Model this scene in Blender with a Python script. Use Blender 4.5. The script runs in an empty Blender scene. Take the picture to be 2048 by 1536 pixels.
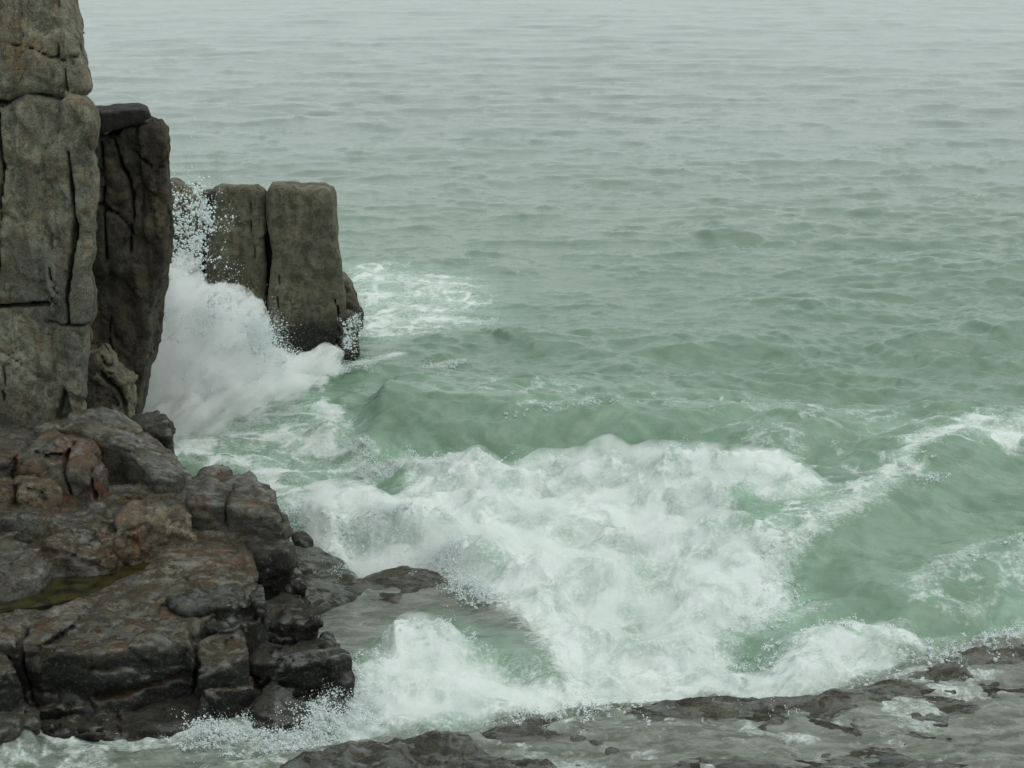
import bpy, math, random
import numpy as np
PI = math.pi
random.seed(7); RNG = np.random.default_rng(11)
S = bpy.context.scene
# ------------------------------------------------------------------ camera
CAM_H = 6.5; FPX = 3152.0; PITCH = math.atan((768 + 120) / FPX)
cam = bpy.data.cameras.new("camera"); camo = bpy.data.objects.new("camera", cam)
S.collection.objects.link(camo); S.camera = camo
camo.location = (0, 0, CAM_H); camo.rotation_euler = (PI / 2 - PITCH, 0, 0)
cam.sensor_width = 36; cam.lens = 36 * FPX / 2048; cam.clip_start = 0.1; cam.clip_end = 60000
# ------------------------------------------------------------------ world, sun, exposure
SUN_EL, SUN_AZ = math.radians(66), math.radians(115)
w = bpy.data.worlds.new("World"); S.world = w; w.use_nodes = True
nt = w.node_tree; bg = nt.nodes["Background"]
sky = nt.nodes.new("ShaderNodeTexSky"); sky.sky_type = 'NISHITA'; sky.sun_disc = False
sky.sun_elevation = SUN_EL; sky.sun_rotation = SUN_AZ
sky.air_density = 1.0; sky.dust_density = 4.0; sky.ozone_density = 1.0
hs = nt.nodes.new("ShaderNodeHueSaturation"); hs.inputs['Saturation'].default_value = 0.22
tint = nt.nodes.new("ShaderNodeMix"); tint.data_type = 'RGBA'; tint.blend_type = 'MULTIPLY'
tint.inputs[0].default_value = 1.0; tint.inputs[7].default_value = (0.93, 1.0, 0.985, 1)
nt.links.new(sky.outputs[0], hs.inputs['Color']); nt.links.new(hs.outputs[0], tint.inputs[6])
cloud = nt.nodes.new("ShaderNodeMix"); cloud.data_type = 'RGBA'; cloud.inputs[0].default_value = 0.80   # even overcast layer over the sky
cloud.inputs[7].default_value = (6.35, 7.2, 7.05, 1); nt.links.new(tint.outputs[2], cloud.inputs[6])
nt.links.new(cloud.outputs[2], bg.inputs[0]); bg.inputs[1].default_value = 0.10
sl = bpy.data.lights.new("sun", 'SUN'); sl.energy = 0.7; sl.angle = math.radians(55); sl.color = (1, 0.97, 0.92)
so = bpy.data.objects.new("sun", sl); S.collection.objects.link(so)
so.rotation_euler = (PI / 2 - SUN_EL, 0, PI - SUN_AZ)
S.view_settings.view_transform = 'Standard'; S.view_settings.look = 'None'
S.view_settings.exposure = 0.34; S.view_settings.gamma = 1
S.cycles.max_bounces = 12; S.cycles.volume_bounces = 12; S.cycles.volume_step_rate = 2.0

# ------------------------------------------------------------------ pixel -> world helpers (photo pixels, 2048 wide)
CP, SP_ = math.cos(PITCH), math.sin(PITCH)
def ray(px, py):
    a = (px - 1024) / FPX; b = -(py - 768) / FPX
    return np.array([a, CP + b * SP_, -SP_ + b * CP])
def on_wall(px, py, D):
    r = ray(px, py); t = D / r[1]; return np.array([0, 0, CAM_H]) + r * t
def on_plane(px, py, z0=0.0, D0=0.0, sy=0.0, sx=0.0, x0=0.0):
    r = ray(px, py)   # CAM_H + t rz = z0 + sy (t ry - D0) + sx (t rx - x0)
    t = (z0 - sy * D0 - sx * x0 - CAM_H) / (r[2] - sy * r[1] - sx * r[0])
    return np.array([0, 0, CAM_H]) + r * t

# ------------------------------------------------------------------ noise
_L = RNG.random((64, 64, 64)).astype(np.float32) * 2 - 1
def vn3(x, y, z):
    xi = np.floor(x).astype(np.int32); yi = np.floor(y).astype(np.int32); zi = np.floor(z).astype(np.int32)
    fx = x - xi; fy = y - yi; fz = z - zi
    fx = fx * fx * (3 - 2 * fx); fy = fy * fy * (3 - 2 * fy); fz = fz * fz * (3 - 2 * fz)
    x0 = xi & 63; x1 = (xi + 1) & 63; y0 = yi & 63; y1 = (yi + 1) & 63; z0 = zi & 63; z1 = (zi + 1) & 63
    a = _L[x0, y0, z0] * (1 - fx) + _L[x1, y0, z0] * fx
    b = _L[x0, y1, z0] * (1 - fx) + _L[x1, y1, z0] * fx
    c = _L[x0, y0, z1] * (1 - fx) + _L[x1, y0, z1] * fx
    d = _L[x0, y1, z1] * (1 - fx) + _L[x1, y1, z1] * fx
    a = a * (1 - fy) + b * fy; c = c * (1 - fy) + d * fy
    return a * (1 - fz) + c * fz
def vn2(x, y, k=0):
    k = k % 64
    xi = np.floor(x).astype(np.int32); yi = np.floor(y).astype(np.int32)
    fx = x - xi; fy = y - yi
    fx = fx * fx * fx * (fx * (fx * 6 - 15) + 10); fy = fy * fy * fy * (fy * (fy * 6 - 15) + 10)
    x0 = xi & 63; x1 = (xi + 1) & 63; y0 = yi & 63; y1 = (yi + 1) & 63
    a = _L[x0, y0, k] * (1 - fx) + _L[x1, y0, k] * fx
    b = _L[x0, y1, k] * (1 - fx) + _L[x1, y1, k] * fx
    return a * (1 - fy) + b * fy
def fbm3(x, y, z, o=4, ridged=False):
    s = 0; a = 1.0; t = 0
    for i in range(o):
        n = vn3(x + i * 17.3, y + i * 5.1, z + i * 9.7)
        if ridged: n = 1 - 2 * np.abs(n)
        s = s + a * n; t += a; a *= 0.5
        x = x * 2.03; y = y * 2.03; z = z * 2.03
    return s / t
def fbm2(x, y, o=4, k=0, ridged=False, gain=0.5):
    s = 0; a = 1.0; t = 0; c, sn = math.cos(.6), math.sin(.6)
    for i in range(o):
        n = vn2(x + i * 17.3, y + i * 5.1, k + i)
        if ridged: n = 1 - 2 * np.abs(n)
        s = s + a * n; t += a; a *= gain
        x, y = (x * c - y * sn) * 2.03, (x * sn + y * c) * 2.03
    return s / t
def cells(x, y, z, seed=0):
    """Worley cells: per-point random tilt height and distance to the nearest cell border"""
    xi = np.floor(x).astype(np.int32); yi = np.floor(y).astype(np.int32); zi = np.floor(z).astype(np.int32)
    d1 = np.full(x.shape, 9., np.float32); d2 = d1.copy(); tl = np.zeros(x.shape, np.float32)
    for i in (-1, 0, 1):
        for j in (-1, 0, 1):
            for k in (-1, 0, 1):
                a = xi + i; b = yi + j; c = zi + k
                r1 = _L[(a + seed) & 63, b & 63, c & 63]; r2 = _L[b & 63, (c + seed) & 63, a & 63]; r3 = _L[(c + 7) & 63, (a + 3 + seed) & 63, b & 63]
                ex = x - a - .5 - .42 * r1; ey = y - b - .5 - .42 * r2; ez = z - c - .5 - .42 * r3
                d = ex * ex + ey * ey + ez * ez
                h = ex * _L[a & 63, (b + 9) & 63, (c + seed) & 63] + ey * _L[(a + 5) & 63, b & 63, (c + 11) & 63] + ez * _L[(a + 8) & 63, (b + seed) & 63, c & 63] + .45 * r2
                m = d < d1; d2 = np.where(m, d1, np.minimum(d2, d)); tl = np.where(m, h, tl); d1 = np.where(m, d, d1)
    return tl, np.sqrt(d2) - np.sqrt(d1)
def sstep(a, b, x):
    t = np.clip((x - a) / (b - a), 0, 1); return t * t * (3 - 2 * t)

# ------------------------------------------------------------------ 2-D geometry on arrays
def seg_dist(x, y, poly, closed=False):
    n = len(poly); best = np.full(x.shape, 1e9, np.float32)
    for i in range(n if closed else n - 1):
        ax, ay = poly[i]; bx, by = poly[(i + 1) % n]
        dx, dy = bx - ax, by - ay; L = dx * dx + dy * dy + 1e-12
        t = np.clip(((x - ax) * dx + (y - ay) * dy) / L, 0, 1)
        best = np.minimum(best, (x - ax - t * dx) ** 2 + (y - ay - t * dy) ** 2)
    return np.sqrt(best)
def poly_sdf(x, y, poly):
    d = seg_dist(x, y, poly, True); ins = np.zeros(x.shape, bool); n = len(poly)
    for i in range(n):
        ax, ay = poly[i]; bx, by = poly[(i + 1) % n]
        if ay == by: continue
        c = ((ay > y) != (by > y)) & (x < (bx - ax) * (y - ay) / (by - ay) + ax)
        ins ^= c
    return np.where(ins, -d, d)
def smax(a, b, k):
    h = np.clip(0.5 + 0.5 * (a - b) / k, 0, 1); return b * (1 - h) + a * h + k * h * (1 - h)
def smin(a, b, k): return -smax(-a, -b, k)

# ------------------------------------------------------------------ mesh helpers
def mesh_np(name, V, F, mat, smooth=True, nper=4):
    me = bpy.data.meshes.new(name)
    me.vertices.add(len(V)); me.vertices.foreach_set("co", np.ascontiguousarray(V, np.float32).ravel())
    me.loops.add(F.size); me.loops.foreach_set("vertex_index", np.ascontiguousarray(F, np.int32).ravel())
    me.polygons.add(len(F)); me.polygons.foreach_set("loop_start", np.arange(0, F.size, nper, dtype=np.int32))
    me.update(calc_edges=True)
    if smooth: me.polygons.foreach_set("use_smooth", np.ones(len(F), bool))
    me.materials.append(mat)
    o = bpy.data.objects.new(name, me); S.collection.objects.link(o); return o
def surface_nets(f, org, h):
    """iso-surface of the array f (negative inside) as quads"""
    nx, ny, nz = f.shape; s = f < 0
    c = np.zeros((nx - 1, ny - 1, nz - 1), np.int8)
    for i in (0, 1):
        for j in (0, 1):
            for k in (0, 1): c += s[i:nx - 1 + i, j:ny - 1 + j, k:nz - 1 + k]
    act = (c > 0) & (c < 8); idx = np.full(act.shape, -1, np.int32)
    I, J, K = np.nonzero(act); idx[I, J, K] = np.arange(len(I))
    acc = np.zeros((len(I), 3)); cnt = np.zeros(len(I))
    corners = [(i, j, k) for i in (0, 1) for j in (0, 1) for k in (0, 1)]
    for a in corners:
        for ax in range(3):
            if a[ax]: continue
            b = list(a); b[ax] = 1
            fa = f[I + a[0], J + a[1], K + a[2]]; fb = f[I + b[0], J + b[1], K + b[2]]
            m = (fa < 0) != (fb < 0); t = np.where(m, fa / np.where(m, fa - fb, 1), 0)
            p = np.tile(np.array(a, float), (len(I), 1)); p[:, ax] += t
            acc += p * m[:, None]; cnt += m
    V = np.stack([I, J, K], 1) + acc / cnt[:, None]; V = V * h + org
    Q = []
    m = (s[:-1, 1:-1, 1:-1] != s[1:, 1:-1, 1:-1]); i, j, k = np.nonzero(m)
    q = np.stack([idx[i, j, k], idx[i, j + 1, k], idx[i, j + 1, k + 1], idx[i, j, k + 1]], 1)
    fl = s[i, j + 1, k + 1]; q[~fl] = q[~fl][:, ::-1]; Q.append(q)
    m = (s[1:-1, :-1, 1:-1] != s[1:-1, 1:, 1:-1]); i, j, k = np.nonzero(m)
    q = np.stack([idx[i, j, k], idx[i, j, k + 1], idx[i + 1, j, k + 1], idx[i + 1, j, k]], 1)
    fl = s[i + 1, j, k + 1]; q[~fl] = q[~fl][:, ::-1]; Q.append(q)
    m = (s[1:-1, 1:-1, :-1] != s[1:-1, 1:-1, 1:]); i, j, k = np.nonzero(m)
    q = np.stack([idx[i, j, k], idx[i + 1, j, k], idx[i + 1, j + 1, k], idx[i, j + 1, k]], 1)
    fl = s[i + 1, j + 1, k]; q[~fl] = q[~fl][:, ::-1]; Q.append(q)
    return V, np.concatenate(Q)
def tag(o, label=None, cat=None, group=None, kind=None):
    for k, v in (('label', label), ('category', cat), ('group', group), ('kind', kind)):
        if v: o[k] = v
    return o

# ------------------------------------------------------------------ shader helpers
class NT:
    def __init__(s, name):
        s.m = bpy.data.materials.new(name); s.m.use_nodes = True; s.t = s.m.node_tree
        s.b = s.t.nodes["Principled BSDF"]; s.n = s.t.nodes
    def node(s, typ, **kw):
        n = s.n.new(typ)
        for k, v in kw.items(): setattr(n, k, v)
        return n
    def lk(s, a, b): s.t.links.new(a, b)
    def put(s, v, sock):
        if isinstance(v, (int, float)): sock.default_value = v
        elif isinstance(v, tuple): sock.default_value = v if len(v) == 4 or len(sock.default_value) == 3 else (*v, 1)
        else: s.lk(v, sock)
    def pos(s, scale=(1, 1, 1)):
        g = s.node("ShaderNodeNewGeometry"); mp = s.node("ShaderNodeMapping"); mp.inputs['Scale'].default_value = scale
        s.lk(g.outputs['Position'], mp.inputs[0]); return mp.outputs[0]
    def noise(s, vec, sc, det=4, rough=0.55, dist=0.0, typ='FBM'):
        n = s.node("ShaderNodeTexNoise"); n.noise_type = typ
        s.lk(vec, n.inputs['Vector']); n.inputs['Scale'].default_value = sc
        n.inputs['Detail'].default_value = det; n.inputs['Roughness'].default_value = rough
        n.inputs['Distortion'].default_value = dist; return n.outputs['Fac' if 'Fac' in n.outputs else 0]
    def vor(s, vec, sc, feat='F1', out='Distance'):
        n = s.node("ShaderNodeTexVoronoi"); n.feature = feat; s.lk(vec, n.inputs['Vector'])
        n.inputs['Scale'].default_value = sc; return n.outputs[out]
    def rng(s, v, a, b, c=0.0, d=1.0, smooth=False):
        n = s.node("ShaderNodeMapRange"); s.put(v, n.inputs[0])
        if smooth: n.interpolation_type = 'SMOOTHSTEP'
        for i, q in enumerate((a, b, c, d)): s.put(q, n.inputs[1 + i])
        return n.outputs[0]
    def math(s, op, a, b=0.0):
        n = s.node("ShaderNodeMath"); n.operation = op; s.put(a, n.inputs[0]); s.put(b, n.inputs[1]); return n.outputs[0]
    def mix(s, f, a, b, mode='MIX'):
        n = s.node("ShaderNodeMix"); n.data_type = 'RGBA'; n.blend_type = mode
        s.put(f, n.inputs[0]); s.put(a, n.inputs[6]); s.put(b, n.inputs[7]); return n.outputs[2]
    def attr(s, name):
        n = s.node("ShaderNodeAttribute"); n.attribute_name = name; return n.outputs['Fac']
    def bump(s, h, strength, dist, prev=None):
        n = s.node("ShaderNodeBump"); s.put(h, n.inputs['Height']); n.inputs['Strength'].default_value = strength
        n.inputs['Distance'].default_value = dist
        if prev is not None: s.lk(prev, n.inputs['Normal'])
        return n.outputs[0]

def rock_mat(name, base, light, dark, warm, warm_amt=0.3, stain=0.4, wet=0.0, tide=0.0, weed=0.0, strat=(1, 1, 1), grain=1.0, rough_b=1.0):
    """granite: speckle, lichen, stains and painted occlusion contrast; wet = glossy share; tide = height of the black barnacle zone; weed = red-brown algae on flats"""
    N = NT(name); p = N.pos(); ps = N.pos(strat)
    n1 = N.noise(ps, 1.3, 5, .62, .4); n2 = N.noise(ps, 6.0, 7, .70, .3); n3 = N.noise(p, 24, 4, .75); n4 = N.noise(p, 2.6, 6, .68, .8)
    gr2 = N.noise(p, 62, 3, .85); pit = N.noise(p, 13, 5, .8, .3)
    c = N.mix(N.rng(n1, .43, .57), base, light)
    c = N.mix(N.rng(n2, .47, .58, 0, .85), c, dark)  # dark tone shares the bump noise: stains plus occlusion contrast painted into the colour
    c = N.mix(N.math('MULTIPLY', N.rng(n4, .50, .62), warm_amt), c, warm)
    n5 = N.noise(N.pos((1.8, 1.8, .35)), 3.1, 6, .68, .5)      # vertical run-down stains
    c = N.mix(N.math('MULTIPLY', N.rng(n5, .51, .60), stain), c, tuple(v * .45 for v in dark))
    n6 = N.noise(N.pos((.9, .9, .4)), 1.0, 5, .6, .6)
    c = N.mix(N.rng(n6, .50, .60, 0, .55 * min(1, stain * 1.8)), c, (dark[0] * .8, dark[1] * .88, dark[2] * 1.05))
    c = N.mix(N.rng(n3, .55, .66, 0, .6 * grain), c, tuple(v * .5 for v in dark))
    c = N.mix(N.rng(gr2, .54, .66, 0, .42 * grain), c, tuple(min(1, v * 1.5) for v in light))
    c = N.mix(N.rng(gr2, .34, .46, .45 * grain, 0), c, tuple(v * .4 for v in dark))
    c = N.mix(N.rng(pit, .60, .66, 0, .75), c, tuple(v * .3 for v in dark))
    g = N.node("ShaderNodeNewGeometry"); sp = N.node("ShaderNodeSeparateXYZ"); N.lk(g.outputs['Normal'], sp.inputs[0])
    sz = N.node("ShaderNodeSeparateXYZ"); N.lk(g.outputs['Position'], sz.inputs[0])
    rough = N.rng(n2, .3, .7, .62, .9); wf = 0.0
    if weed > 0:
        wn = N.noise(N.pos((1, 1.6, 1)), 5.5, 7, .75, .6); up = N.rng(sp.outputs[2], .45, .8)
        wf = N.math('MULTIPLY', N.math('MULTIPLY', N.rng(wn, .495, .525), up), weed)
        wc = N.mix(N.rng(N.noise(p, 11, 5, .7), .42, .58), (.040, .022, .010, 1), (.080, .058, .018, 1))
        wc = N.mix(N.rng(N.noise(p, 2.2, 4, .65), .54, .62), wc, (.15, .055, .02, 1))
        c = N.mix(wf, c, wc)
    if tide > 0:
        tz = N.math('ADD', sz.outputs[2], N.math('MULTIPLY', N.math('SUBTRACT', N.noise(p, 1.7, 6, .68), .5), .8))
        tf = N.rng(tz, tide - .22, tide + .22, 1, 0, True); side = N.rng(sp.outputs[2], .35, .8, 1, .30)
        tf = N.math('MULTIPLY', tf, side)
        bn = N.noise(p, 30, 5, .85)
        bc = N.mix(N.rng(bn, .54, .62), (.009, .009, .007, 1), (.135, .125, .09, 1))
        c = N.mix(tf, c, bc)
        pit = N.math('ADD', pit, N.math('MULTIPLY', N.math('MULTIPLY', bn, tf), 1.5))
    N.lk(c, N.b.inputs['Base Color'])
    if wet > 0:
        wn2 = N.noise(N.pos((1, 1.8, 1)), 4.0, 6, .7, .5)
        wm = N.math('MULTIPLY', N.rng(wn2, .57 - .12 * wet, .60 - .12 * wet), N.rng(sp.outputs[2], .3, .8, .12, 1)); wm = N.math('MULTIPLY', wm, N.math('SUBTRACT', 1.0, wf))
        N.lk(wm, N.b.inputs['Coat Weight']); N.b.inputs['Coat Roughness'].default_value = .07; N.b.inputs['Coat IOR'].default_value = 1.5
        N.lk(N.mix(N.math('MULTIPLY', wm, .25), c, (.004, .004, .003, 1)), N.b.inputs['Base Color'])
        fb = N.bump(N.noise(N.pos((1, 1.5, 1)), 18, 5, .7), .5, .016); N.lk(fb, N.b.inputs['Coat Normal'])
        rough = N.math('SUBTRACT', rough, N.math('MULTIPLY', wm, .3))
    N.put(rough, N.b.inputs['Roughness'])
    b = N.bump(n2, 1.0, .09 * rough_b); b = N.bump(pit, 1.0, .06 * rough_b, b)
    b = N.bump(n3, 1.0, .03 * rough_b, b); b = N.bump(gr2, .6, .007, b)
    N.lk(b, N.b.inputs['Normal']); return N.m

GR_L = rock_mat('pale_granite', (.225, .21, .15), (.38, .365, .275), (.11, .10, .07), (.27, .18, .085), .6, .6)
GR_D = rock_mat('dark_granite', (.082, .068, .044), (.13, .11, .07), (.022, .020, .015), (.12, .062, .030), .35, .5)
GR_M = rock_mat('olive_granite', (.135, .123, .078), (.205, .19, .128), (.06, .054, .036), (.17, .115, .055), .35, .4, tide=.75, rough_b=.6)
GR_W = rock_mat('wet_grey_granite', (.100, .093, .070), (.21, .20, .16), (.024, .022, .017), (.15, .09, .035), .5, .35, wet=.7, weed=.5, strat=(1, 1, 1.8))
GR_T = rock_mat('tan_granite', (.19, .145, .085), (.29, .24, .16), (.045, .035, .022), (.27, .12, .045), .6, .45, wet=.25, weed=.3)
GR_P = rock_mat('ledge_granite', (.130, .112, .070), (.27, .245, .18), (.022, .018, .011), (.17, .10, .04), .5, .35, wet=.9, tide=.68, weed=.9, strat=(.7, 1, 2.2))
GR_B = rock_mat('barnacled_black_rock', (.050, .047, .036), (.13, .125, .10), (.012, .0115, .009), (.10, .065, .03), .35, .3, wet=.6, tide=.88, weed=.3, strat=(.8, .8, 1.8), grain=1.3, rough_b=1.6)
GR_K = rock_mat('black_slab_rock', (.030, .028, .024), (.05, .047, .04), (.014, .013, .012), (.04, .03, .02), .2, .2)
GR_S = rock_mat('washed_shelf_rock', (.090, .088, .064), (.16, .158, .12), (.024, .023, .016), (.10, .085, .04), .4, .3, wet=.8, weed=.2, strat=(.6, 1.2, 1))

# ------------------------------------------------------------------ rocks
def F(poly, D, depth, r=.10, lean=0.0, hd=None, td=None):
    """upright slab: outline seen from the front at distance D, extruded away from the viewer; lean = front face slope"""
    P = [tuple(on_wall(px, py, D)[[0, 2]]) for px, py in poly]
    xe = max(p[0] for p in P); ze = max(p[1] for p in P)
    hd = xe / D * 1.05 if hd is None else hd; td = (ze - CAM_H) / D * .7 if td is None else td
    def f(x, y, z):
        q = np.maximum(y - D, -.3)
        d2 = poly_sdf(x - hd * q, z - td * q, P) + r; yy = y + lean * (z - 1.0)
        dd = np.abs(yy - (D + depth / 2)) - depth / 2 + r
        o = np.sqrt(np.maximum(d2, 0) ** 2 + np.maximum(dd, 0) ** 2) + np.minimum(np.maximum(d2, dd), 0) - r
        return o
    f.bb = ([min(p[0] for p in P) + min(0, hd * depth), D - .3, min(p[1] for p in P)], [max(p[0] for p in P) + max(0, hd * depth) + .1, D + depth + .3, max(p[1] for p in P) + .1 + max(0, td * depth)])
    return f
def T(poly, z0, D0, zb, sy=0.0, sx=0.0, r=.07, batter=0.0, x0=None):
    """block: outline of its top seen in the photo, lying in the plane z0 (slopes sy, sx about D0), standing down to zb"""
    x0 = 0.0 if x0 is None else x0; r = r * .5
    P3 = [on_plane(px, py, z0, D0, sy, sx, x0) for px, py in poly]; P = [(p[0], p[1]) for p in P3]
    def f(x, y, z):
        top = z0 + sy * (y - D0) + sx * (x - x0)
        d2 = poly_sdf(x, y, P) + r - batter * np.clip(top - z, 0, 3); dd = np.maximum(z - top, zb - z) + r
        return np.sqrt(np.maximum(d2, 0) ** 2 + np.maximum(dd, 0) ** 2) + np.minimum(np.maximum(d2, dd), 0) - r
    zs = [p[2] for p in P3]; e = .25
    f.bb = ([min(p[0] for p in P) - e, min(p[1] for p in P) - e, zb], [max(p[0] for p in P) + e, max(p[1] for p in P) + e, max(zs)])
    return f
NROCK = [0]
def rock(name, prims, mat, label, cat='rock', group=None, h=.035, cuts=(), cracks=(), basins=(), amp=.05, warp=.07, ws=1.1, ridge=.035, rs=2.2, fine=.014, strata=0.0, zs=1.0, chip=.048, cell=(1.6, 1.6, 2.6), k=.06, zmin=-.7):
    NROCK[0] += 1; sd = NROCK[0] * 13.7
    lo = np.min([p.bb[0] for p in prims], 0) - .18; hi = np.max([p.bb[1] for p in prims], 0) + .18
    lo[2] = max(lo[2], zmin)
    n = np.ceil((hi - lo) / h).astype(int) + 1
    ax = [(lo[i] + np.arange(n[i]) * h).astype(np.float32) for i in range(3)]
    X, Y, Z = np.meshgrid(*ax, indexing='ij')
    q = lambda s: vn3(X * ws + s, Y * ws + s * 1.7, Z * ws * zs - s)
    wx, wy, wz = q(sd) * warp, q(sd + 31) * warp, q(sd + 57) * warp * .7
    x, y, z = X + wx, Y + wy, Z + wz
    f = prims[0](x, y, z)
    for p in prims[1:]: f = smin(f, p(x, y, z), k)
    bm = np.abs(f) < .30; Xb, Yb, Zb = X[bm], Y[bm], Z[bm]; g = f[bm]     # detail only near the surface
    g = g + amp * fbm3(Xb * 1.6 + sd, Yb * 1.6, Zb * 1.6 * zs, 3)
    g = g - ridge * (fbm3(Xb * rs + sd, Yb * rs, Zb * rs * zs + 7, 4, True) - .1)
    u = .12 * vn3(Xb * 3 + sd, Yb * 3, Zb * 3)
    t1, e1 = cells(Xb * cell[0] + sd + u, Yb * cell[1] + u, Zb * cell[2] - u, int(sd) % 50)
    g = g + chip * t1 + chip * .55 * sstep(.07, .0, e1)
    t2, e2 = cells(Xb * cell[0] * 2.7 + sd, Yb * cell[1] * 2.7 + u, Zb * cell[2] * 2.7, int(sd + 9) % 50)
    g = g + chip * .5 * t2 + chip * .2 * sstep(.08, 0, e2)
    g = g + fine * fbm3(Xb * 8 + sd, Yb * 8, Zb * 8 * zs, 3) - fine * .8 * fbm3(Xb * 13, Yb * 13 + sd, Zb * 13, 2, True)
    if strata: g = g + strata * vn3(Xb * .6 + sd, Yb * .6, Zb * 7 + .8 * Xb)
    f[bm] = g
    for (pl, D, wd, dep) in cracks:                       # joints: grooves cut from the front
        P = [tuple(on_wall(px, py, D)[[0, 2]]) for px, py in pl]
        zz = Z + .02 * vn3(X * 9, Y * 9, Z * 9); xx = X + .02 * vn3(X * 9 + 40, Y * 9, Z * 9)
        g = seg_dist(xx, zz, P); g = g - wd * (.75 + .35 * vn3(X * 4 + sd, Y * 4, Z * 4))
        f = smax(f, -np.maximum(g, (Y - D) - dep), .02)
    for (pl, D, y0, y1) in cuts:                          # caves: outline from the front, removed between two depths
        P = [tuple(on_wall(px, py, D)[[0, 2]]) for px, py in pl]
        f = smax(f, -np.maximum(poly_sdf(x, z, P), np.maximum(y0 - Y, Y - y1)), .03)
    for (pl, zb, dep) in basins:                          # hollows that hold a pool
        P = [tuple(on_plane(px, py, zb)[:2]) for px, py in pl]
        f = smax(f, -np.maximum(poly_sdf(x + .5 * wx, y + .5 * wy, P), (zb - dep - Z) + .05 * vn3(X * 3, Y * 3, Z * 3)), .05)
    e = np.float32(.02)
    f[0] = np.maximum(f[0], e); f[-1] = np.maximum(f[-1], e); f[:, 0] = np.maximum(f[:, 0], e); f[:, -1] = np.maximum(f[:, -1], e)
    f[:, :, 0] = np.maximum(f[:, :, 0], e); f[:, :, -1] = np.maximum(f[:, :, -1], e)
    V, Q = surface_nets(f, lo, h)
    o = mesh_np(name, V, Q, mat); tag(o, label, cat, group); return o

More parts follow.
